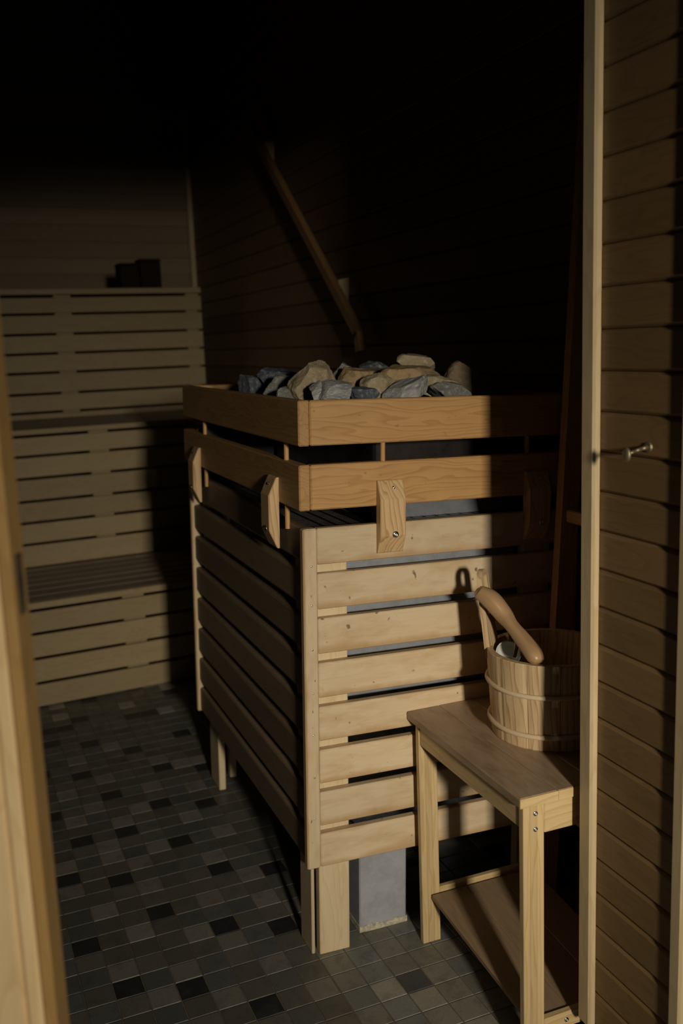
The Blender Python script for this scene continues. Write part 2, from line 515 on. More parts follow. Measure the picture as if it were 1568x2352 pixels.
# door wall: right pier with its lined doorway reveal, left pier, piece above the doorway
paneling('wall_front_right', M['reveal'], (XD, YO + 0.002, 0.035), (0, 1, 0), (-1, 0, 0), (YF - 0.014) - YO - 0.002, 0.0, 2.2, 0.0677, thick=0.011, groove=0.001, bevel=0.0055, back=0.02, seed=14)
bm = new_bm()
board(bm, (XD + 0.032, YO + 0.004, 0), (XR + 0.06, YF, CEIL), 2, 0.0)
board(bm, (XL - 0.06, YO + 0.004, 0), (XDL, YF, CEIL), 2, 0.0)
board(bm, (XDL, YO + 0.004, ZD), (XD + 0.032, YF, CEIL), 2, 0.0)
tag(obj('wall_front', bm, M['wall']), kind='structure')
bm = new_bm()
x = XL - 0.1
while x < XR + 0.1:
    board(bm, (x, YO, CEIL), (min(x + 0.098, XR + 0.1), 4.6, CEIL + 0.03), 1, 0.003)
    x += 0.1
tag(obj('ceiling', bm, M['wall']), kind='structure')
# doorway battens on the right reveal
bm = new_bm()
board(bm, (0.3670, -0.5360, 0.100), (0.384, -0.5000, 2.02), 2, 0.004)
tag(obj('trim_1', bm, M['trim']), kind='structure')
bm = new_bm()
board(bm, (0.373, -0.765, 0.05), (0.405, -0.737, 2.1), 2, 0.004)
tag(obj('trim_2', bm, M['trim']), kind='structure')
# corner batten between back wall and right wall
cb = Vector((XR, 4.394, 0))
bm = new_bm()
board(bm, (cb.x - 0.034, cb.y - 0.040, 1.70), (cb.x - 0.001, cb.y - 0.012, CEIL - 0.01), 2, 0.004)
tag(obj('trim_3', bm, M['trim']), kind='structure')

# half-open door leaf at the left edge
def build_door():
    al = math.radians(22)
    d = bpy.data.objects.new('door_1', None)
    COL.objects.link(d)
    d.location = (-0.5816, -0.95, 0)
    d.rotation_euler = (0, 0, -al)
    tag(d, kind='structure')
    # local x runs from the free edge to the hinge (negative), y = thickness away from the camera
    bm = new_bm()
    W = 0.62
    board(bm, (-0.013, 0.0, 0.02), (0, 0.040, 2.0), 2, 0.003, 1.0)
    obj('edge_batten', bm, M['door_edge'], d)
    bm = new_bm()
    board(bm, (-0.030, 0.001, 0.02), (-0.0135, 0.038, 2.0), 2, 0.004, 1.02)
    board(bm, (-0.095, 0.001, 0.02), (-0.0305, 0.038, 2.0), 2, 0.004, 0.98)
    board(bm, (-W, 0.001, 0.02), (-W + 0.09, 0.038, 2.0), 2, 0.004, 1.0)
    obj('stile', bm, M['door'], d)
    bm = new_bm()
    for k in range(5):
        x0 = -0.096 - (k + 1) * 0.0868
        board(bm, (x0 + .001, 0.007, 0.03), (x0 + 0.0858, 0.032, 1.99), 2, 0.003)
    obj('door_panel', bm, M['door'], d)
    bm = new_bm()
    board(bm, (-0.0005, 0.013, 1.142), (0.002, 0.026, 1.200), 2, 0.0008)
    obj('latch_plate', bm, M['dark_steel'], d)
build_door()

# ================================================================== HEATER AND ITS WOODEN GUARD
LX, LY = 0.030273, -0.003648
lean = Matrix(((1, 0, LX), (0, 1, LY), (-LX, -LY, 1)))
q = lean.to_quaternion()
lean_e = q.to_euler()
GW, GD = 0.66, 1.0556          # guard width, depth
guard = empty('heater_guard', (0, 0, 0), lean_e)
tag(guard, 'slatted wooden guard box around the heater, with two raised orange pine rails on top', 'heater guard')

ZT = [1.0025, 0.9041, 0.8056, 0.7064, 0.6072, 0.5078, 0.4094, 0.3106]
ZB = [0.9240, 0.8262, 0.7272, 0.6280, 0.5290, 0.4300, 0.3302, 0.2316]
# front boards
bm = new_bm()
tones = [0.93, 0.97, 1.0, 1.02, 1.03, 1.08, 1.0, 1.06]
for zt, zb, tn in zip(ZT, ZB, tones):
    board(bm, (0.0325, 0.0, zb), (GW, 0.0185, zt), 0, 0.0018, tn)
obj('front_panel', bm, M['board'], guard)
# side boards, rounded upper and lower edges
def side_boards(x0, x1, out):
    bm = new_bm()
    for zt, zb in zip(ZT, ZB):
        zt2, zb2 = zt - 0.0005, zb + 0.0
        r = 0.007
        xo, xi = (x0, x1) if out < 0 else (x1, x0)
        s = 1 if out < 0 else -1
        pts = []
        for y in (0.020, GD - 0.0185):
            yy = y
            pts += [(xi, yy, zb2), (xi, yy, zt2), (xo + s * r, yy, zt2), (xo + s * r * .3, yy, zt2 - r * .3), (xo, yy, zt2 - r), (xo, yy, zb2 + r), (xo + s * r * .3, yy, zb2 + r * .3), (xo + s * r, yy, zb2)]
        add_hull(bm, [Vector(p) for p in pts], 1, random.uniform(.85, 1.1))
    return bm
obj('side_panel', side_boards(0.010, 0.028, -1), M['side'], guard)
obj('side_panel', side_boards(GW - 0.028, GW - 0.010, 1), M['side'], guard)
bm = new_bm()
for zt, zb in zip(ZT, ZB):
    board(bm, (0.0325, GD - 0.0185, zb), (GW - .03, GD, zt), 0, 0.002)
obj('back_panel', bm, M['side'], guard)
for (x0, x1) in ((0.0, 0.0322), (GW, GW + 0.0322)):
    for (y0, y1, mt) in ((-0.0015, 0.0195, M['board']), (GD - 0.018, GD + 0.0015, M['board'])):
        bm = new_bm()
        board(bm, (x0, y0, 0.2304), (x1, y1, 1.0025), 2, 0.003, 0.97)
        st = obj('corner_stile', bm, mt, guard)
        if x0 == 0.0 and y0 < 0:
            for zz in (0.972 - .05, 0.836, 0.738, 0.640, 0.545, 0.447, 0.35):
                dome_screw('nail_head', (0.0185, y0, zz), (0, -1, 0), 0.0021, st, M['chrome'])
# posts behind the boards that carry on down as legs
def leg(lo, hi, mat=M['post'], tone=None):
    bm = new_bm()
    board(bm, lo, hi, 2, 0.002, tone)
    return obj('leg', bm, mat, guard)
leg((0.0345, 0.0195, 0.002), (0.1080, 0.044, 0.985), tone=1.02)
leg((0.0185, 0.030, 0.001), (0.0265, 0.105, 0.980), tone=0.85)
leg((0.0350, 0.924, 0.002), (0.0560, 1.028, 0.985))
leg((0.0900, 0.998, 0.004), (0.1120, 1.026, 0.985))
leg((GW - 0.108, 0.0195, 0.014), (GW - 0.0345, 0.044, 0.985))
leg((GW - 0.056, 0.924, 0.014), (GW - 0.035, 1.028, 0.985))

# raised rails: two rectangular collars
def collar(z0, z1, seed):
    h = z1 - z0
    rnd = random.Random(seed)
    xo = -0.0056
    xe = GW + 0.006
    yb = GD + 0.020
    parts = [((xo + 0.0255, 0.0, z0), (xe - 0.0255, 0.0251, z1), 0),      # front
             ((xo, 0.0, z0 - 0.0005), (xo + 0.0248, yb, z1 + .0005), 1),   # left, end grain to the front
             ((xe - 0.0248, 0.0, z0), (xe, yb, z1), 1),
             ((xo + 0.0255, yb - 0.0251, z0), (xe - 0.0255, yb, z1), 0)]
    root = None
    for lo, hi, ax in parts:
        bm = new_bm()
        board(bm, lo, hi, ax, 0.0028, rnd.uniform(.94, 1.05))
        o = obj('rail_board', bm, M['rail'] if ax == 0 else M['rail'], guard)
        if ax == 1 and lo[0] < 0:
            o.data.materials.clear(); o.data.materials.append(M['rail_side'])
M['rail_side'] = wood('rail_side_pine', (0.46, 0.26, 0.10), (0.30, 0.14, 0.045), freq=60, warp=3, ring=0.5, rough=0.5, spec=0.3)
collar(1.1769, 1.2707, 4)
collar(1.0413, 1.1370, 9)

def dowel(p0, p1, r=0.0055):
    bm = new_bm()
    cyl(bm, p0, p1, r, r, 14, 1.0)
    return obj('dowel', bm, M['rail'], guard, smooth=False)
for x in (0.1898, 0.5508):
    dowel((x, 0.0125, 0.985), (x, 0.0125, 1.18))
    dowel((x, GD + 0.0075, 0.985), (x, GD + 0.0075, 1.18))
for y in (0.116, 0.850):
    dowel((0.0066, y, 0.985), (0.0066, y, 1.18))
    dowel((GW - 0.0065, y, 0.985), (GW - 0.0065, y, 1.18))

# chamfered blocks that hold the lower rail to the box
def bracket(M4, tone, z0=0.938, z1=1.097):
    bm = new_bm()
    wd, dp, ch, cz = 0.060, 0.024, 0.017, 0.040
    prof = [(0.0, z0), (-(dp - ch), z0), (-dp, z0 + cz), (-dp, z1 - cz), (-(dp - ch), z1), (0.0, z1)]
    r = 0.0025
    pts = []
    for (y, z) in prof:
        zi = z + (0.002 if z < 1 else -0.002) if y > -dp + .001 else z
        pts += [Vector((r, y, zi)), Vector((wd - r, y, zi)), Vector((0, min(0, y + r), z)), Vector((wd, min(0, y + r), z))]
    add_hull(bm, pts, 2, tone, None, M4)
    o = obj('rail_bracket', bm, M['bracket'], guard)
    n = (M4.to_3x3() @ Vector((0, -1, 0)))
    dome_screw('bolt_head', M4 @ Vector((0.0345, -dp, 0.9806)), n, 0.0075, o, M['chrome'])
    nn = (M4.to_3x3() @ Vector((0, -0.92, 0.39)))
    dome_screw('screw_head', M4 @ Vector((0.034, -dp + 0.0085, 1.0815)), nn, 0.0034, o, M['chrome'])
    return o
bracket(Matrix.Translation((0.1690, -0.0003, 0)), 1.05)
bracket(Matrix.Translation((0.5380, -0.0003, 0)), 1.0)
rotL = Matrix.Rotation(math.radians(-90), 4, 'Z')
for y in (0.196, 0.922):
    bracket(Matrix.Translation((-0.0059, y, 0)) @ rotL, 1.05)

# the heater inside: galvanised casing, slotted top grille, stone basket, pedestals
heater = empty('sauna_heater', (0, 0, 0), lean_e)
tag(heater, 'galvanised electric sauna heater inside the wooden guard, on grey pedestals', 'heater')
bm = new_bm()
board(bm, (0.112, 0.052, 0.60), (GW - 0.112, 0.985, 0.985), 2, 0.003, 1.0)
board(bm, (0.112, 0.150, 0.262), (GW - 0.112, 0.985, 0.598), 2, 0.003, 1.0)
obj('casing', bm, M['zinc'], heater)
bm = new_bm()
board(bm, (0.16, 0.030, 0.247), (GW - 0.12, 0.9, 0.258), 0, 0.001, 1.0)
obj('base_tray', bm, M['zinc'], heater)
def slotted_plate(gx0, gx1, gy0, gy1, mat):
    bm = bmesh.new()
    xs = [gx0]
    sl, br = 0.024, 0.008
    while xs[-1] < gx1 - 0.045:
        xs += [xs[-1] + br, xs[-1] + br + sl]
    xs.append(gx1)
    ys = [gy0, gy0 + 0.018]
    while ys[-1] < gy1 - 0.03:
        ys += [ys[-1] + 0.0075, ys[-1] + 0.0075 + 0.0065]
    ys.append(gy1)
    vg = [[bm.verts.new((x, y, 0.990)) for y in ys] for x in xs]
    for i in range(len(xs) - 1):
        for j in range(len(ys) - 1):
            if i % 2 == 1 and i < len(xs) - 2 and j % 2 == 1 and j < len(ys) - 2:
                continue
            bm.faces.new((vg[i][j], vg[i + 1][j], vg[i + 1][j + 1], vg[i][j + 1]))
    gr = obj('top_grille', bm, mat, heater)
    sm = gr.modifiers.new('thick', 'SOLIDIFY'); sm.thickness = 0.0015; sm.offset = 1
    return gr
tag(slotted_plate(0.040, 0.198, 0.030, 1.0, M['dark_steel']), 'dark slotted grille')  # left part of the grille in darker steel than the rest
slotted_plate(0.200, GW - 0.04, 0.030, 0.135, M['grille'])
bm = new_bm()
add_hull(bm, [Vector(p) for p in ((0.205, 0.098, 0.9935), (0.60, 0.098, 0.9935), (0.60, 0.134, 1.042), (0.205, 0.134, 1.042), (0.205, 0.1005, 0.9935), (0.60, 0.1005, 0.9935), (0.60, 0.1365, 1.041), (0.205, 0.1365, 1.041))], 0)
obj('deflector', bm, M['zinc'], heater)
for lo, hi in (((0.02, 0.912, 0.992), (GW - .03, 0.916, 1.184)), ((GW - 0.034, 0.05, 0.992), (GW - .030, 0.910, 1.184))):
    bm = new_bm()
    board(bm, lo, hi, 2, 0.0005, 1.0)
    obj('shade_liner', bm, M['black'], heater)  # black sheets added so the lit inside behind the rails stays dark
bm = new_bm()
board(bm, (0.225, 0.14, 0.992), (0.56, 0.86, 1.236), 2, 0.006, 1.0)
obj('stone_basket', bm, M['dark_steel'], heater)
bm = new_bm()
board(bm, (0.022, 0.028, 1.238), (GW - 0.022, GD - 0.008, 1.248), 0, 0.001, 1.0)
obj('stone_tray', bm, M['dark_steel'], heater)
for (x0, x1, y0, y1) in ((0.1494, 0.2716, 0.0585, 0.17), (0.500, 0.600, 0.36, 0.46), (0.150, 0.272, 0.82, 0.93)):
    bm = new_bm()
    board(bm, (x0, y0, 0.012 + x0 * .03), (x1, y1, 0.250), 2, 0.003, 1.0)
    pd = obj('pedestal', bm, M['zinc_paint'], heater)
    if y0 < .1:
        bm = new_bm()
        seg = 18
        for i in range(seg):
            a0, a1 = x0 - .001 + (x1 - x0 + .002) * i / seg, x0 - .001 + (x1 - x0 + .002) * (i + 1) / seg
            h = 0.014 + random.uniform(0, 0.006) + x0 * .03
            board(bm, (a0, y0 - 0.0015 - random.uniform(0, .001), 0.001 + x0 * .031), (a1 + .0006, y1, h), 0, 0.0005, 1.0)
        tag(obj('sealant_strip', bm, M['foam'], pd), 'cream sealant strip along the foot')

# ================================================================== STONES
def ray_dir(px, py):
    return FWD * 2194.85 + RIGHT * (px - 784) - UP * (py - 1176)
def at_y(px, py, Y):
    d = ray_dir(px, py)
    return CAM + d * ((Y - CAM.y) / d.y)

def stone(label, px, py, Y, wx, hz, dy, mat, seed, roll=0.0, cuts=9, yaw=0.0, flat=1.0):
    """rough split stone: px,py = its middle in the photo, Y = its depth in the heap, half sizes in metres"""
    rnd = random.Random(seed * 13 + 5)
    bm = bmesh.new()
    bmesh.ops.create_icosphere(bm, subdivisions=5, radius=1.0)
    dirs = []
    for i in range(cuts):
        n = Vector((rnd.gauss(0, 1), rnd.gauss(0, 1) * .8 - .25, rnd.gauss(0, 1) * .8 + .15)).normalized()
        dirs.append((n, rnd.uniform(.50, .74)))
    dirs += [(Vector((rnd.uniform(-.3, .3), -.2, 1)).normalized(), .62 * flat), (Vector((0, 0, -1)), .6), (Vector((rnd.uniform(-.4, .4), -1, .25)).normalized(), .6)]
    o3 = Vector((seed * 3.7, seed * 1.3, 0))
    for v in bm.verts:
        p = v.co.copy()
        for _ in range(2):
            for n, dd in dirs:
                e = p.dot(n) - dd
                if e > 0:
                    p -= n * e * 0.97
        k = 1 + 0.10 * mnoise.noise(p * 1.9 + o3) + 0.035 * mnoise.noise(p * 6.5 + o3) + 0.022 * abs(mnoise.noise(p * 13 + o3)) + 0.012 * mnoise.noise(p * 27 + o3)
        v.co = p * k
    half = Vector((wx * 1.12, dy, hz * 1.1))
    for k in range(3):
        lo = min(v.co[k] for v in bm.verts); hi = max(v.co[k] for v in bm.verts)
        for v in bm.verts:
            v.co[k] = (v.co[k] - (lo + hi) / 2) / (hi - lo) * 2 * half[k]
    c = at_y(px, py, Y)
    o = obj('sauna_stone', bm, mat, None, smooth=False, loc=c)
    o.rotation_euler = (0, roll, yaw)
    for f in o.data.polygons:
        f.use_smooth = True
    o.data.set_sharp_from_angle(angle=math.radians(40))
    tag(o, label, 'stone', 'stones heaped on the heater')
    return o

PXM = lambda Y: ((CAM - at_y(900, 890, Y)).length) / 2194.85
stone('dark grey stone at the far left end of the heap', 583, 890, 0.52, 28.6 * PXM(0.52), 22.0 * PXM(0.52), 24.0 * PXM(0.52), M['st_blue'], 1, 0.2, 9)
stone('rounded dark bluish stone at the back left of the heap', 643, 873, 0.5, 47.7 * PXM(0.5), 26.4 * PXM(0.5), 33.8 * PXM(0.5), M['st_blue'], 2, 0.0, 9)
stone('grey stone with a pale patch, left of the big leaning slab', 642, 887, 0.36, 38.0 * PXM(0.24), 25.3 * PXM(0.24), 34.5 * PXM(0.24), M['st_grey'], 3, 0.12, 8)
stone('small grey stone low against the left rail corner', 663, 906, 0.21, 25.4 * PXM(0.21), 16.5 * PXM(0.21), 18.0 * PXM(0.21), M['st_grey'], 4, 0, 8)
stone('large grey-beige slab leaning left, the biggest stone left of the middle', 713, 877, 0.2, 48.8 * PXM(0.2), 34.1 * PXM(0.2), 37.2 * PXM(0.2), M['st_tan'], 5, -0.62, 6)
stone('small grey stone tucked behind the leaning slab', 752, 882, 0.3, 24.4 * PXM(0.3), 26.4 * PXM(0.3), 28.8 * PXM(0.3), M['st_grey'], 6, 0, 8)
stone('small pale chipped stone in front of the leaning slab', 729, 900, 0.1, 20.1 * PXM(0.1), 18.7 * PXM(0.1), 20.4 * PXM(0.1), M['st_white'], 7, -0.4, 8)
stone('whitish crackled stone right above the front corner of the rail', 770, 899, 0.085, 38.2 * PXM(0.085), 23.1 * PXM(0.085), 27.0 * PXM(0.085), M['st_white'], 8, 0.1, 10)
stone('low dark blue stone right of the whitish crackled one', 833, 905, 0.1, 33.9 * PXM(0.1), 15.4 * PXM(0.1), 24.0 * PXM(0.1), M['st_blue'], 9, 0.1, 8)
stone('grey-topped stone standing behind the ochre one', 786, 857, 0.3, 21.2 * PXM(0.3), 23.1 * PXM(0.3), 25.2 * PXM(0.3), M['st_grey'], 10, 0.2, 8)
stone('ochre stone left of the middle, below the grey-topped one', 818, 876, 0.22, 46.6 * PXM(0.22), 28.6 * PXM(0.22), 33.0 * PXM(0.22), M['st_gold'], 11, 0.12, 8)
stone('round olive-tan stone at the middle of the front', 870, 887, 0.14, 39.2 * PXM(0.14), 27.5 * PXM(0.14), 30.0 * PXM(0.14), M['st_tan'], 12, -0.2, 12)
stone('long flat tan stone under the topmost stone', 949, 869, 0.24, 82.7 * PXM(0.24), 28.6 * PXM(0.24), 58.5 * PXM(0.24), M['st_gold'], 13, 0.05, 7)
stone('tan block on the very top of the heap', 957, 835, 0.31, 48.8 * PXM(0.27), 20.9 * PXM(0.27), 34.5 * PXM(0.27), M['st_tan'], 14, 0.1, 6)
stone('long grey and white streaked stone sloping at the front', 932, 896, 0.085, 53.0 * PXM(0.085), 20.9 * PXM(0.085), 37.5 * PXM(0.085), M['st_white'], 15, -0.3, 7)
stone('angular tan stone right of the streaked one', 1003, 887, 0.14, 48.8 * PXM(0.14), 24.2 * PXM(0.14), 34.5 * PXM(0.14), M['st_tan'], 16, 0.12, 7)
stone('squat grey-brown stone at the front right', 1031, 897, 0.08, 47.7 * PXM(0.08), 19.8 * PXM(0.08), 33.8 * PXM(0.08), M['st_grey'], 17, 0.08, 8)
stone('large dark brown block at the right end of the heap', 1071, 874, 0.17, 55 * PXM(0.17), 38 * PXM(0.17), 39.6 * PXM(0.17), M['st_brown'], 41, 0.25, 6)
stone('small dark stone right of the brown block', 1124, 896, 0.14, 23.3 * PXM(0.14), 14.3 * PXM(0.14), 16.5 * PXM(0.14), M['st_brown'], 19, 0, 8)
stone('dark blue stone at the back, between the ochre and topmost stones', 858, 849, 0.42, 35.0 * PXM(0.42), 18.7 * PXM(0.42), 24.8 * PXM(0.42), M['st_blue'], 20, -0.1, 8)
stone('small brown stone in the hollow left of the topmost stone', 863, 866, 0.32, 31.8 * PXM(0.32), 18.7 * PXM(0.32), 22.5 * PXM(0.32), M['st_brown'], 21, 0, 8)
stone('low brown stone at the far right rail', 1152, 900, 0.2, 22.0 * PXM(0.2), 13.2 * PXM(0.2), 25.5 * PXM(0.2), M['st_brown'], 22, 0, 8)

# ================================================================== SIDE STOOL
def build_stool():
    t = empty('side_stool', (0.2587, -0.4743, 0))
    tag(t, 'narrow wooden side stool in front of the heater guard, with a low shelf', 'stool')
    X1, Y1 = 0.330, 0.4700
    O = Vector((0.2587, -0.4743, 0))
    bm = new_bm()
    zt, th = 0.559, 0.020
    for k in range(4):
        x0 = k * X1 / 4
        board(bm, (x0 + .0001, 0, zt - th), (x0 + X1 / 4 - .0001, Y1, zt), 1, 0.0012 if k in (1, 2) else 0.0025, random.uniform(.95, 1.05))
    obj('stool_top', bm, M['oak_top'], t)
    bm = new_bm()
    for k, a in enumerate((0.0, X1 / 4, X1 / 2, 3 * X1 / 4)):
        board(bm, (a + .0002, -0.0015, zt - th + .0005), (a + X1 / 4 - .0002, 0.002, zt - .001), 0, 0.0006, 1.05)
    tag(obj('end_cap', bm, M['oak'], t), 'pale end grain of the top')
    # legs: flat uprights, front pair and back pair
    for (x0, y0, y1) in ((0.0090, 0.0030, 0.0180), (X1 - 0.0540, 0.0030, 0.0180), (0.0090, Y1 - 0.0390, Y1 - 0.0240), (X1 - 0.0540, Y1 - 0.0390, Y1 - 0.0240)):
        bm = new_bm()
        for k in range(3):
            board(bm, (x0 + k * .015, y0, 0.0), (x0 + (k + 1) * .015 - .0001, y1, zt - th), 2, 0.0012, (1.0, 0.93, 1.06)[k])
        lg = obj('leg', bm, M['oak'], t)
        if y0 < .1:
            for zz in (0.5221, 0.4910):
                dome_screw('screw_head', (x0 + 0.026, y0, zz), (0, -1, 0), 0.0050, lg, M['chrome'])
    def bar(name, lo, hi, ax, tone=None):
        bm = new_bm()
        board(bm, lo, hi, ax, 0.0018, tone)
        return obj(name, bm, M['oak'], t)
    bar('apron', (0.0545, 0.0030, 0.4790), (X1 - 0.0545, 0.0175, zt - th), 0, 1.06)
    bar('apron', (0.0545, Y1 - 0.0385, 0.4790), (X1 - 0.0545, Y1 - 0.0245, zt - th), 0)
    bar('apron', (0.0120, 0.0185, 0.4900), (0.0270, Y1 - 0.0395, zt - th), 1)
    bar('apron', (X1 - 0.0270, 0.0185, 0.4900), (X1 - 0.0120, Y1 - 0.0395, zt - th), 1)
    r = bar('shelf_rail', (0.0545, 0.0030, 0.0600), (X1 - 0.0545, 0.0175, 0.0930), 0, 1.05)
    dome_screw('screw_head', (0.1040, 0.0030, 0.0770), (0, -1, 0), 0.0050, r, M['chrome'])
    bar('shelf_rail', (0.0545, Y1 - 0.0385, 0.1130), (X1 - 0.0545, Y1 - 0.0245, 0.1330), 0, 1.0)
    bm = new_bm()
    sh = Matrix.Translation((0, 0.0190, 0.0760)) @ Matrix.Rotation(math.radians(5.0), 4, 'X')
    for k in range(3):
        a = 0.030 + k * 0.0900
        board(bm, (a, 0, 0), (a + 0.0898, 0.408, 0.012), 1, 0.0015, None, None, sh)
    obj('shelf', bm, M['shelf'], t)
    return t
build_stool()

# ================================================================== BUCKET AND LADLE
BC = Vector((0.4865, -0.2285, 0.559))
def build_bucket():
    b = empty('wooden_bucket', BC)
    tag(b, 'round pine stave bucket with two wooden hoops, standing on the side stool', 'bucket')
    R0, R1, H, TH_ = 0.1205, 0.1300, 0.182, 0.013
    bm = new_bm()
    gl = bm.verts.layers.float_vector['grain']; tl = bm.verts.layers.float['tone']
    ns, sub = 12, 8
    for s in range(ns):
        a0 = 2 * math.pi * s / ns + 0.11
        a1 = 2 * math.pi * (s + 1) / ns + 0.11
        g = 0.0042
        tone = random.uniform(.92, 1.07)
        off = Vector((random.uniform(-9, 9), random.uniform(-9, 9), random.uniform(-9, 9)))
        rows = []
        for (z, r, inner) in ((0, R0, 0), (0.002, R0, 0), (H - .002, R1, 0), (H, R1, 0), (H, R1, 1), (0.010, R0, 1)):
            row = []
            for i in range(sub + 1):
                a = a0 + g + (a1 - a0 - 2 * g) * i / sub
                rr = r - (TH_ if inner else 0)
                if not inner and i in (0, sub): rr -= 0.0012
                if not inner and z in (0, H): rr -= 0.0012
                v = bm.verts.new((rr * math.cos(a), rr * math.sin(a), z))
                v[gl] = off + Vector((z, rr * (a - a0), rr - R0)); v[tl] = tone
                row.append(v)
            rows.append(row)
        for k in range(len(rows)):
            n2 = (k + 1) % len(rows)
            for i in range(sub):
                bm.faces.new((rows[k][i], rows[k][i + 1], rows[n2][i + 1], rows[n2][i]))
        for side in (0, sub):
            bm.faces.new([rows[k][side] for k in range(len(rows))])
    obj('staves', bm, M['bucket'], b)
    bm = new_bm()
    cyl(bm, (0, 0, 0.010), (0, 0, 0.024), R0 - TH_ + .0005, R0 - TH_ + .0012, 40)
    obj('bucket_floor', bm, M['bucket'], b)
    def hoop(zc, hr, hw):
        bm = new_bm()
        rc = R0 + (R1 - R0) * zc / H
        seg = 72
        rings = []
        for i in range(seg):
            a = 2 * math.pi * i / seg
            ring = []
            for k in range(8):
                t = 2 * math.pi * k / 8
                r = rc + hr * .55 + hr * math.cos(t)
                z = zc + hw * math.sin(t) + 0.0008 * math.sin(3 * a)
                v = bm.verts.new((r * math.cos(a), r * math.sin(a), z))
                ring.append(v)
            rings.append(ring)
        for i in range(seg):
            j = (i + 1) % seg
            for k in range(8):
                l = (k + 1) % 8
                bm.faces.new((rings[i][k], rings[j][k], rings[j][l], rings[i][l]))
        set_attr(bm, lambda c: Vector((math.atan2(c.y, c.x) * .12, c.z, 0)), 1.05)
        obj('hoop', bm, M['hoop'], b, smooth=True)
    hoop(0.1160, 0.0048, 0.0052)
    hoop(0.0310, 0.0050, 0.0056)
    # tall stave with a slot
    ang = math.radians(142)
    bm = new_bm()
    wd, zb, ztop = 0.031, 0.150, 0.345
    n = 32
    outer, inner = [], []
    for i in range(n):
        t = 2 * math.pi * i / n
        c, s = math.cos(t), math.sin(t)
        if s >= 0:
            outer.append((0.0235 * c, ztop - 0.0235 + 0.0235 * s))
        else:
            k = -s
            # widening shoulders towards the rim
            outer.append((math.copysign(0.0235 + 0.0075 * k, c) if abs(c) > .35 else (0.0235 + .0075 * k) * c / .35, ztop - 0.0235 - 0.165 * min(1.0, k * 1.07)))
        inner.append((0.0125 * c, (ztop - 0.0215 + 0.0125 * s) if s >= 0 else (ztop - 0.085 + 0.0125 * s)))
    faces = []
    def ring_v(loop, d):
        return [bm.verts.new((d, y, z)) for (y, z) in loop]
    t2 = 0.0058
    of, inf_, ob, ib = ring_v(outer, t2), ring_v(inner, t2), ring_v(outer, -t2), ring_v(inner, -t2)
    for i in range(n):
        j = (i + 1) % n
        bm.faces.new((of[i], of[j], inf_[j], inf_[i]))
        bm.faces.new((ob[j], ob[i], ib[i], ib[j]))
        bm.faces.new((of[j], of[i], ob[i], ob[j]))
        bm.faces.new((inf_[i], inf_[j], ib[j], ib[i]))
    set_attr(bm, lambda c: Vector((c.z + 3, c.y, c.x)), 1.0)
    o = obj('ear', bm, M['bucket'], b)
    rr = 0.0995
    o.location = (rr * math.cos(ang), rr * math.sin(ang), 0)
    o.rotation_euler = (0, math.radians(7.0), math.radians(132))
    return b
build_bucket()

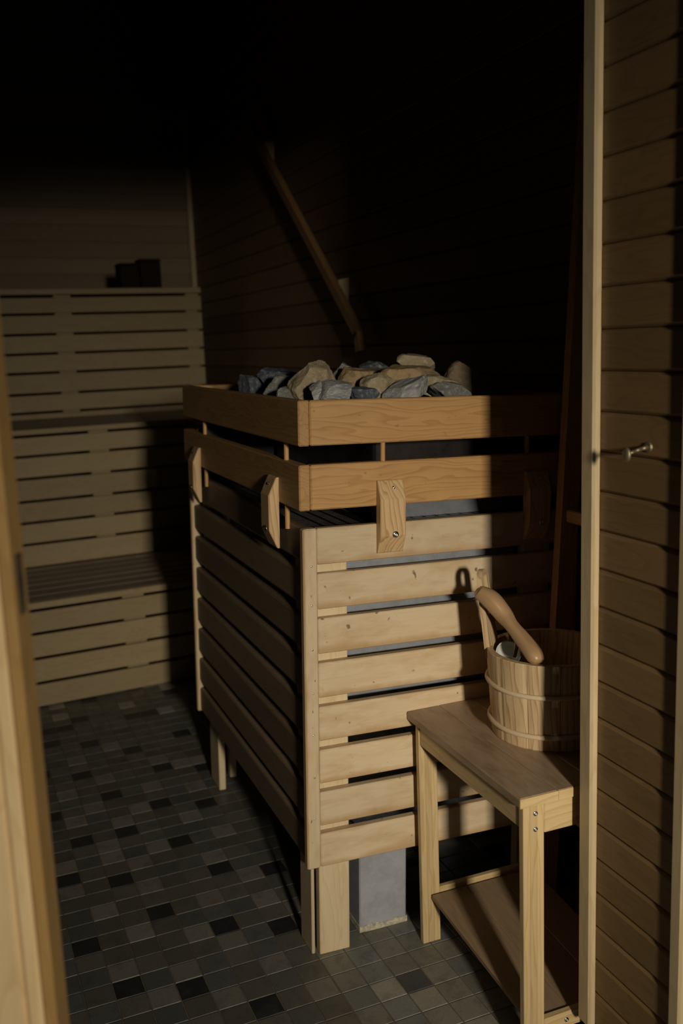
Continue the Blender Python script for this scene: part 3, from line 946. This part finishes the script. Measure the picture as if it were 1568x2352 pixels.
def build_ladle():
    pts = [(0.358, -0.157, 0.8627), (0.363, -0.161, 0.8582), (0.3775, -0.182, 0.8443), (0.3913, -0.207, 0.8173), (0.3926, -0.235, 0.8016), (0.3959, -0.268, 0.7831), (0.3969, -0.305, 0.764), (0.3978, -0.319, 0.7563), (0.3986, -0.327, 0.7506)]
    wid = [0.0125, 0.0160, 0.0210, 0.0180, 0.0140, 0.0160, 0.0185, 0.0165, 0.0100]
    hei = [0.0110, 0.0150, 0.0190, 0.0170, 0.0130, 0.0145, 0.0160, 0.0140, 0.0080]
    l = empty('sauna_ladle', pts[4])
    tag(l, 'wavy dark-wood handled ladle resting across the bucket rim', 'ladle')
    O = Vector(pts[4])
    # smooth the path
    P = [Vector(p) - O for p in pts]
    def cr(a, t):
        i = min(int(t), len(a) - 2); f = t - i
        p0, p1, p2, p3 = a[max(i - 1, 0)], a[i], a[i + 1], a[min(i + 2, len(a) - 1)]
        return 0.5 * ((2 * p1) + (p2 - p0) * f + (2 * p0 - 5 * p1 + 4 * p2 - p3) * f * f + (3 * p1 - p0 - 3 * p2 + p3) * f ** 3)
    bm = new_bm()
    gl = bm.verts.layers.float_vector['grain']; tl = bm.verts.layers.float['tone']
    K, SEG = 40, 16
    rings = []
    for k in range(K + 1):
        t = (len(P) - 1) * k / K
        c = cr(P, t)
        d = (cr(P, min(t + .05, len(P) - 1)) - cr(P, max(t - .05, 0))).normalized()
        side = d.cross(Vector((0, 0, 1))).normalized()
        up = side.cross(d)
        endf = math.sqrt(max(0.02, 1 - max(0, (abs(k - K / 2) / (K / 2) - .93) / .07) ** 2))
        a, b = cr(wid, t) * endf, cr(hei, t) * endf
        ring = []
        for s in range(SEG):
            th = 2 * math.pi * s / SEG
            cc, ss = math.cos(th), math.sin(th)
            e = 0.8
            v = bm.verts.new(c + side * (a * math.copysign(abs(cc) ** e, cc)) + up * (b * math.copysign(abs(ss) ** e, ss)))
            v[gl] = Vector((t * .03, a * cc, b * ss)); v[tl] = 1.0
            ring.append(v)
        rings.append(ring)
    for k in range(K):
        for s in range(SEG):
            s2 = (s + 1) % SEG
            bm.faces.new((rings[k][s], rings[k][s2], rings[k + 1][s2], rings[k + 1][s]))
    bm.faces.new(rings[0][::-1]); bm.faces.new(rings[-1])
    obj('ladle_handle', bm, M['ladle'], l, smooth=True)
    # pale bowl hanging inside the bucket, on a short neck
    bm = new_bm()
    R = 0.027
    rr = []
    for k in range(9):
        ph = math.pi / 2 * k / 8
        rr.append([bm.verts.new((R * math.sin(ph) * math.cos(2 * math.pi * i / 28), R * math.sin(ph) * math.sin(2 * math.pi * i / 28), -R * .8 * math.cos(ph))) for i in range(28)] if k else [bm.verts.new((0, 0, -R * .8))])
    for i in range(28):
        bm.faces.new((rr[0][0], rr[1][(i + 1) % 28], rr[1][i]))
    for k in range(1, 8):
        for i in range(28):
            j = (i + 1) % 28
            bm.faces.new((rr[k][i], rr[k][j], rr[k + 1][j], rr[k + 1][i]))
    bo = obj('ladle_bowl', bm, M['enamel'], l, smooth=True)
    sm = bo.modifiers.new('thick', 'SOLIDIFY'); sm.thickness = 0.002
    bc = Vector((0.4100, -0.1930, 0.7280))
    bo.location = bc - O
    bo.rotation_euler = Vector((-0.30, -0.85, 0.45)).to_track_quat('Z', 'Y').to_euler()
    bm = new_bm()
    cyl(bm, bc - O + Vector((0.010, -0.008, -0.006)), Vector((0.3985, -0.2500, 0.785)) - O, 0.004, 0.006, 12)
    obj('ladle_neck', bm, M['ladle'], l)
build_ladle()

# ================================================================== LADDER FRAME AT THE RIGHT
def build_ladder():
    l = empty('wooden_ladder', (0.5626, -0.06, 0))
    tag(l, 'dark wooden ladder leaning between the heater guard and the doorway, mostly in shadow', 'ladder')
    sl = 0.0644
    def rail(y0, y1):
        bm = new_bm()
        pts = []
        for z in (0.0, 1.95):
            for (x, y) in ((0, y0), (0.0446, y0), (0.0446, y1), (0, y1)):
                pts.append(Vector((x + sl * z, y, z)))
        add_hull(bm, pts, 2, 1.0)
        obj('side_rail', bm, M['ladder'], l)
    rail(-0.012, 0.012)
    rail(-0.372, -0.348)
    for z in (0.30, 0.980, 1.66):
        bm = new_bm()
        x0 = sl * z + 0.010
        board(bm, (x0, -0.3478, z - 0.0145), (x0 + 0.026, -0.0122, z + 0.0145), 1, 0.003)
        obj('rung', bm, M['ladder'], l)
build_ladder()

# ================================================================== TIERED BENCHES
BX0 = -0.82      # left end along BD, measured from BA
BMX = Matrix((BD, BN, Vector((0, 0, 1)))).transposed().to_4x4()
BMX.translation = BA
def bench(label, off, zs, ztop, slab, xr, battens, depth, seed):
    o = empty('tiered_bench', BA + BN * off + Vector((0, 0, zs[0][0])))
    tag(o, label, 'bench', 'tiers of slatted benches')
    Mi = Matrix.Translation(-o.location)
    MM = Mi @ BMX @ Matrix.Translation((0, off, 0))
    rnd = random.Random(seed)
    bm = new_bm()
    for (a, b) in zs:
        board(bm, (BX0, 0.0, a), (xr, 0.018, b), 0, 0.002, rnd.uniform(.9, 1.1), None, MM)
    obj('riser', bm, M['bench'], o)
    for bx in battens:
        bm = new_bm()
        board(bm, (bx[0], 0.0185, zs[0][0] + 0.002), (bx[1], 0.05, ztop - slab - .001), 2, 0.002, 0.92, None, MM)
        obj('upright', bm, M['bench'], o)
    bm = new_bm()
    board(bm, (BX0, -0.006, ztop - slab), (xr, 0.014, ztop), 0, 0.003, 1.0, None, MM)
    obj('front_edge', bm, M['bench'], o)
    bm = new_bm()
    y = 0.018
    while y < depth - 0.03:
        y2 = min(y + 0.085, depth)
        board(bm, (BX0, y, ztop - slab), (xr, y2, ztop - .0005), 0, 0.003, rnd.uniform(.85, 1.12), None, MM)
        y = y2 + 0.012
    obj('seat', bm, M['seat'], o)
    return o
def gaps(z0, cuts, g, zend):
    zs, a = [], z0
    for c in cuts:
        zs.append((a, c - g / 2)); a = c + g / 2
    zs.append((a, zend))
    return zs
G = 0.0120
bench('lowest bench tier, standing on the tiled floor', 0.0, gaps(0.004, [0.0994, 0.2010, 0.3019], G, 0.3905), 0.4297, 0.0265, 1.10, [(0.372, 0.461), (-0.42, -0.33), (0.95, 1.04)], 0.655, 1)
bench('middle bench tier, behind and above the lowest one', 0.6606, gaps(0.4310, [0.5348, 0.6335, 0.7312, 0.8351, 0.9351], G, 1.0195), 1.0560, 0.0240, 1.14, [(0.421, 0.5107), (-0.42, -0.33), (1.0, 1.09)], 0.655, 2)
bench('topmost bench tier, its upper edge level with the dark boxes', 1.3210, gaps(1.0570, [1.0900, 1.1850, 1.2910, 1.3880, 1.4850, 1.5860], G, 1.6680), 1.7120, 0.0290, 1.212, [(0.4324, 0.5196), (1.13, 1.19), (-0.42, -0.33)], 0.98, 3)

# two dark boxes on the front edge of the top tier
def dark_box(label, x0, x1, z1, d):
    base = BMX @ Vector((x0, 1.321 + 0.02, 1.7125))
    o = empty('box', base)
    tag(o, label, 'box')
    Mi = Matrix.Translation(-base)
    bm = new_bm()
    board(bm, (x0, 1.341, 1.7125), (x1, 1.341 + d, z1 - 0.012), 0, 0.003, 1.0, None, Mi @ BMX)
    obj('body', bm, M['dark_wood'], o)
    bm = new_bm()
    board(bm, (x0 - .002, 1.339, z1 - 0.0118), (x1 + .002, 1.343 + d, z1), 0, 0.003, 1.0, None, Mi @ BMX)
    obj('lid', bm, M['dark_wood'], o)
off_x = lambda x: (Vector((x, 3.34, 0)) - BA).dot(BD)
dark_box('small nearly black box on the top bench edge, lower of the two', off_x(0.2480), off_x(0.3500), 1.842, 0.11)
dark_box('small dark brown box on the top bench edge, taller of the two', off_x(0.3560), off_x(0.4680), 1.863, 0.10)

# ================================================================== HANDRAIL, LAMP COVER, HOOK
def build_handrail():
    P0 = Vector((0.84, 1.560, 1.350)); P1 = Vector((0.84, 1.570, 1.415)); P2 = Vector((0.84, 2.860, 2.455))
    h = empty('handrail', (0.9, 1.56, 1.35))
    tag(h, 'sloping wooden handrail climbing the right wall beside the benches', 'handrail')
    O = Vector(h.location)
    def beam(name, a, b, hw, hh):
        d = (b - a).normalized(); s = Vector((1, 0, 0)); u = d.cross(s).normalized()
        pts = [p + s * (sx * hw) + u * (su * hh) - O for p in (a, b) for sx in (-1, 1) for su in (-1, 1)]
        bm = new_bm()
        add_hull(bm, pts, 2)
        return obj(name, bm, M['handrail'], h)
    beam('rail', P1, P2, 0.014, 0.020)
    beam('end_post', P0, P1 + Vector((0, 0.004, .008)), 0.014, 0.020)
    for t in (0.19, 0.86):
        c = P1.lerp(P2, t)
        bm = new_bm()
        pts = []
        for dy in (-0.022, 0.022):
            pts += [Vector((0.853, c.y + dy, c.z + 0.022)) - O, Vector((0.8985, c.y + dy, c.z + 0.03)) - O, Vector((0.8985, c.y + dy * .4, c.z - 0.06)) - O, Vector((0.856, c.y + dy, c.z - 0.012)) - O]
        add_hull(bm, pts, 2)
        obj('bracket', bm, M['trim'], h)
build_handrail()

def build_lamp():
    base = Vector((0.62, 4.02, 2.87))
    l = empty('lamp_cover', base)
    tag(l, 'unlit slatted wooden lamp cover high in the back corner', 'lamp')
    for k in range(8):
        bm = new_bm()
        a = Vector((0.0, 0.33, 0)).lerp(Vector((0.25, 0.0, 0)), (k + .5) / 8)
        Mx = Matrix.Translation(a) @ Matrix.Rotation(math.radians(-53), 4, 'Z')
        board(bm, (-0.017, -0.006, 0.022), (0.017, 0.006, 0.60), 2, 0.002, None, None, Mx)
        obj('slat', bm, M['wall'], l)
    for z in (0.0, 0.60):
        bm = new_bm()
        add_hull(bm, [Vector((0.0, 0.345, z)), Vector((0.25, 0.345, z)), Vector((0.265, 0.0, z)), Vector((-.01, 0.345, z + .02)), Vector((0.25, 0.345, z + .02)), Vector((0.265, 0.0, z + .02)), Vector((0.235, -0.005, z)), Vector((0.235, -.005, z + .02))], 0)
        obj('end_board', bm, M['wall'], l)
build_lamp()

def build_hook():
    c = Vector((XD - 0.0002, -0.657, 1.2050))
    h = empty('coat_hook', c)
    tag(h, 'small metal coat hook on the plank lining of the doorway', 'hook')
    bm = new_bm()
    cyl(bm, (0.0001, 0, 0), (-0.003, 0, 0), 0.0085, 0.0075, 20)
    obj('base_plate', bm, M['brass'], h)
    bm = new_bm()
    pts = [Vector((-0.003, 0, 0)), Vector((-0.014, 0.001, -0.002)), Vector((-0.025, 0.003, -0.005)), Vector((-0.034, 0.006, -0.009))]
    for a, b, r0, r1 in zip(pts[:-1], pts[1:], (0.0040, 0.0034, 0.0030), (0.0034, 0.0030, 0.0030)):
        cyl(bm, a, b, r0, r1, 12)
    obj('stem', bm, M['brass'], h, smooth=True)
    bm = new_bm()
    bmesh.ops.create_uvsphere(bm, u_segments=18, v_segments=12, radius=1.0)
    for v in bm.verts:
        v.co = Vector((v.co.x * 0.0050, v.co.y * 0.0090, v.co.z * 0.0118))
    o = obj('knob', bm, M['brass'], h, smooth=True)
    o.location = (-0.0365, 0.007, -0.010)
build_hook()
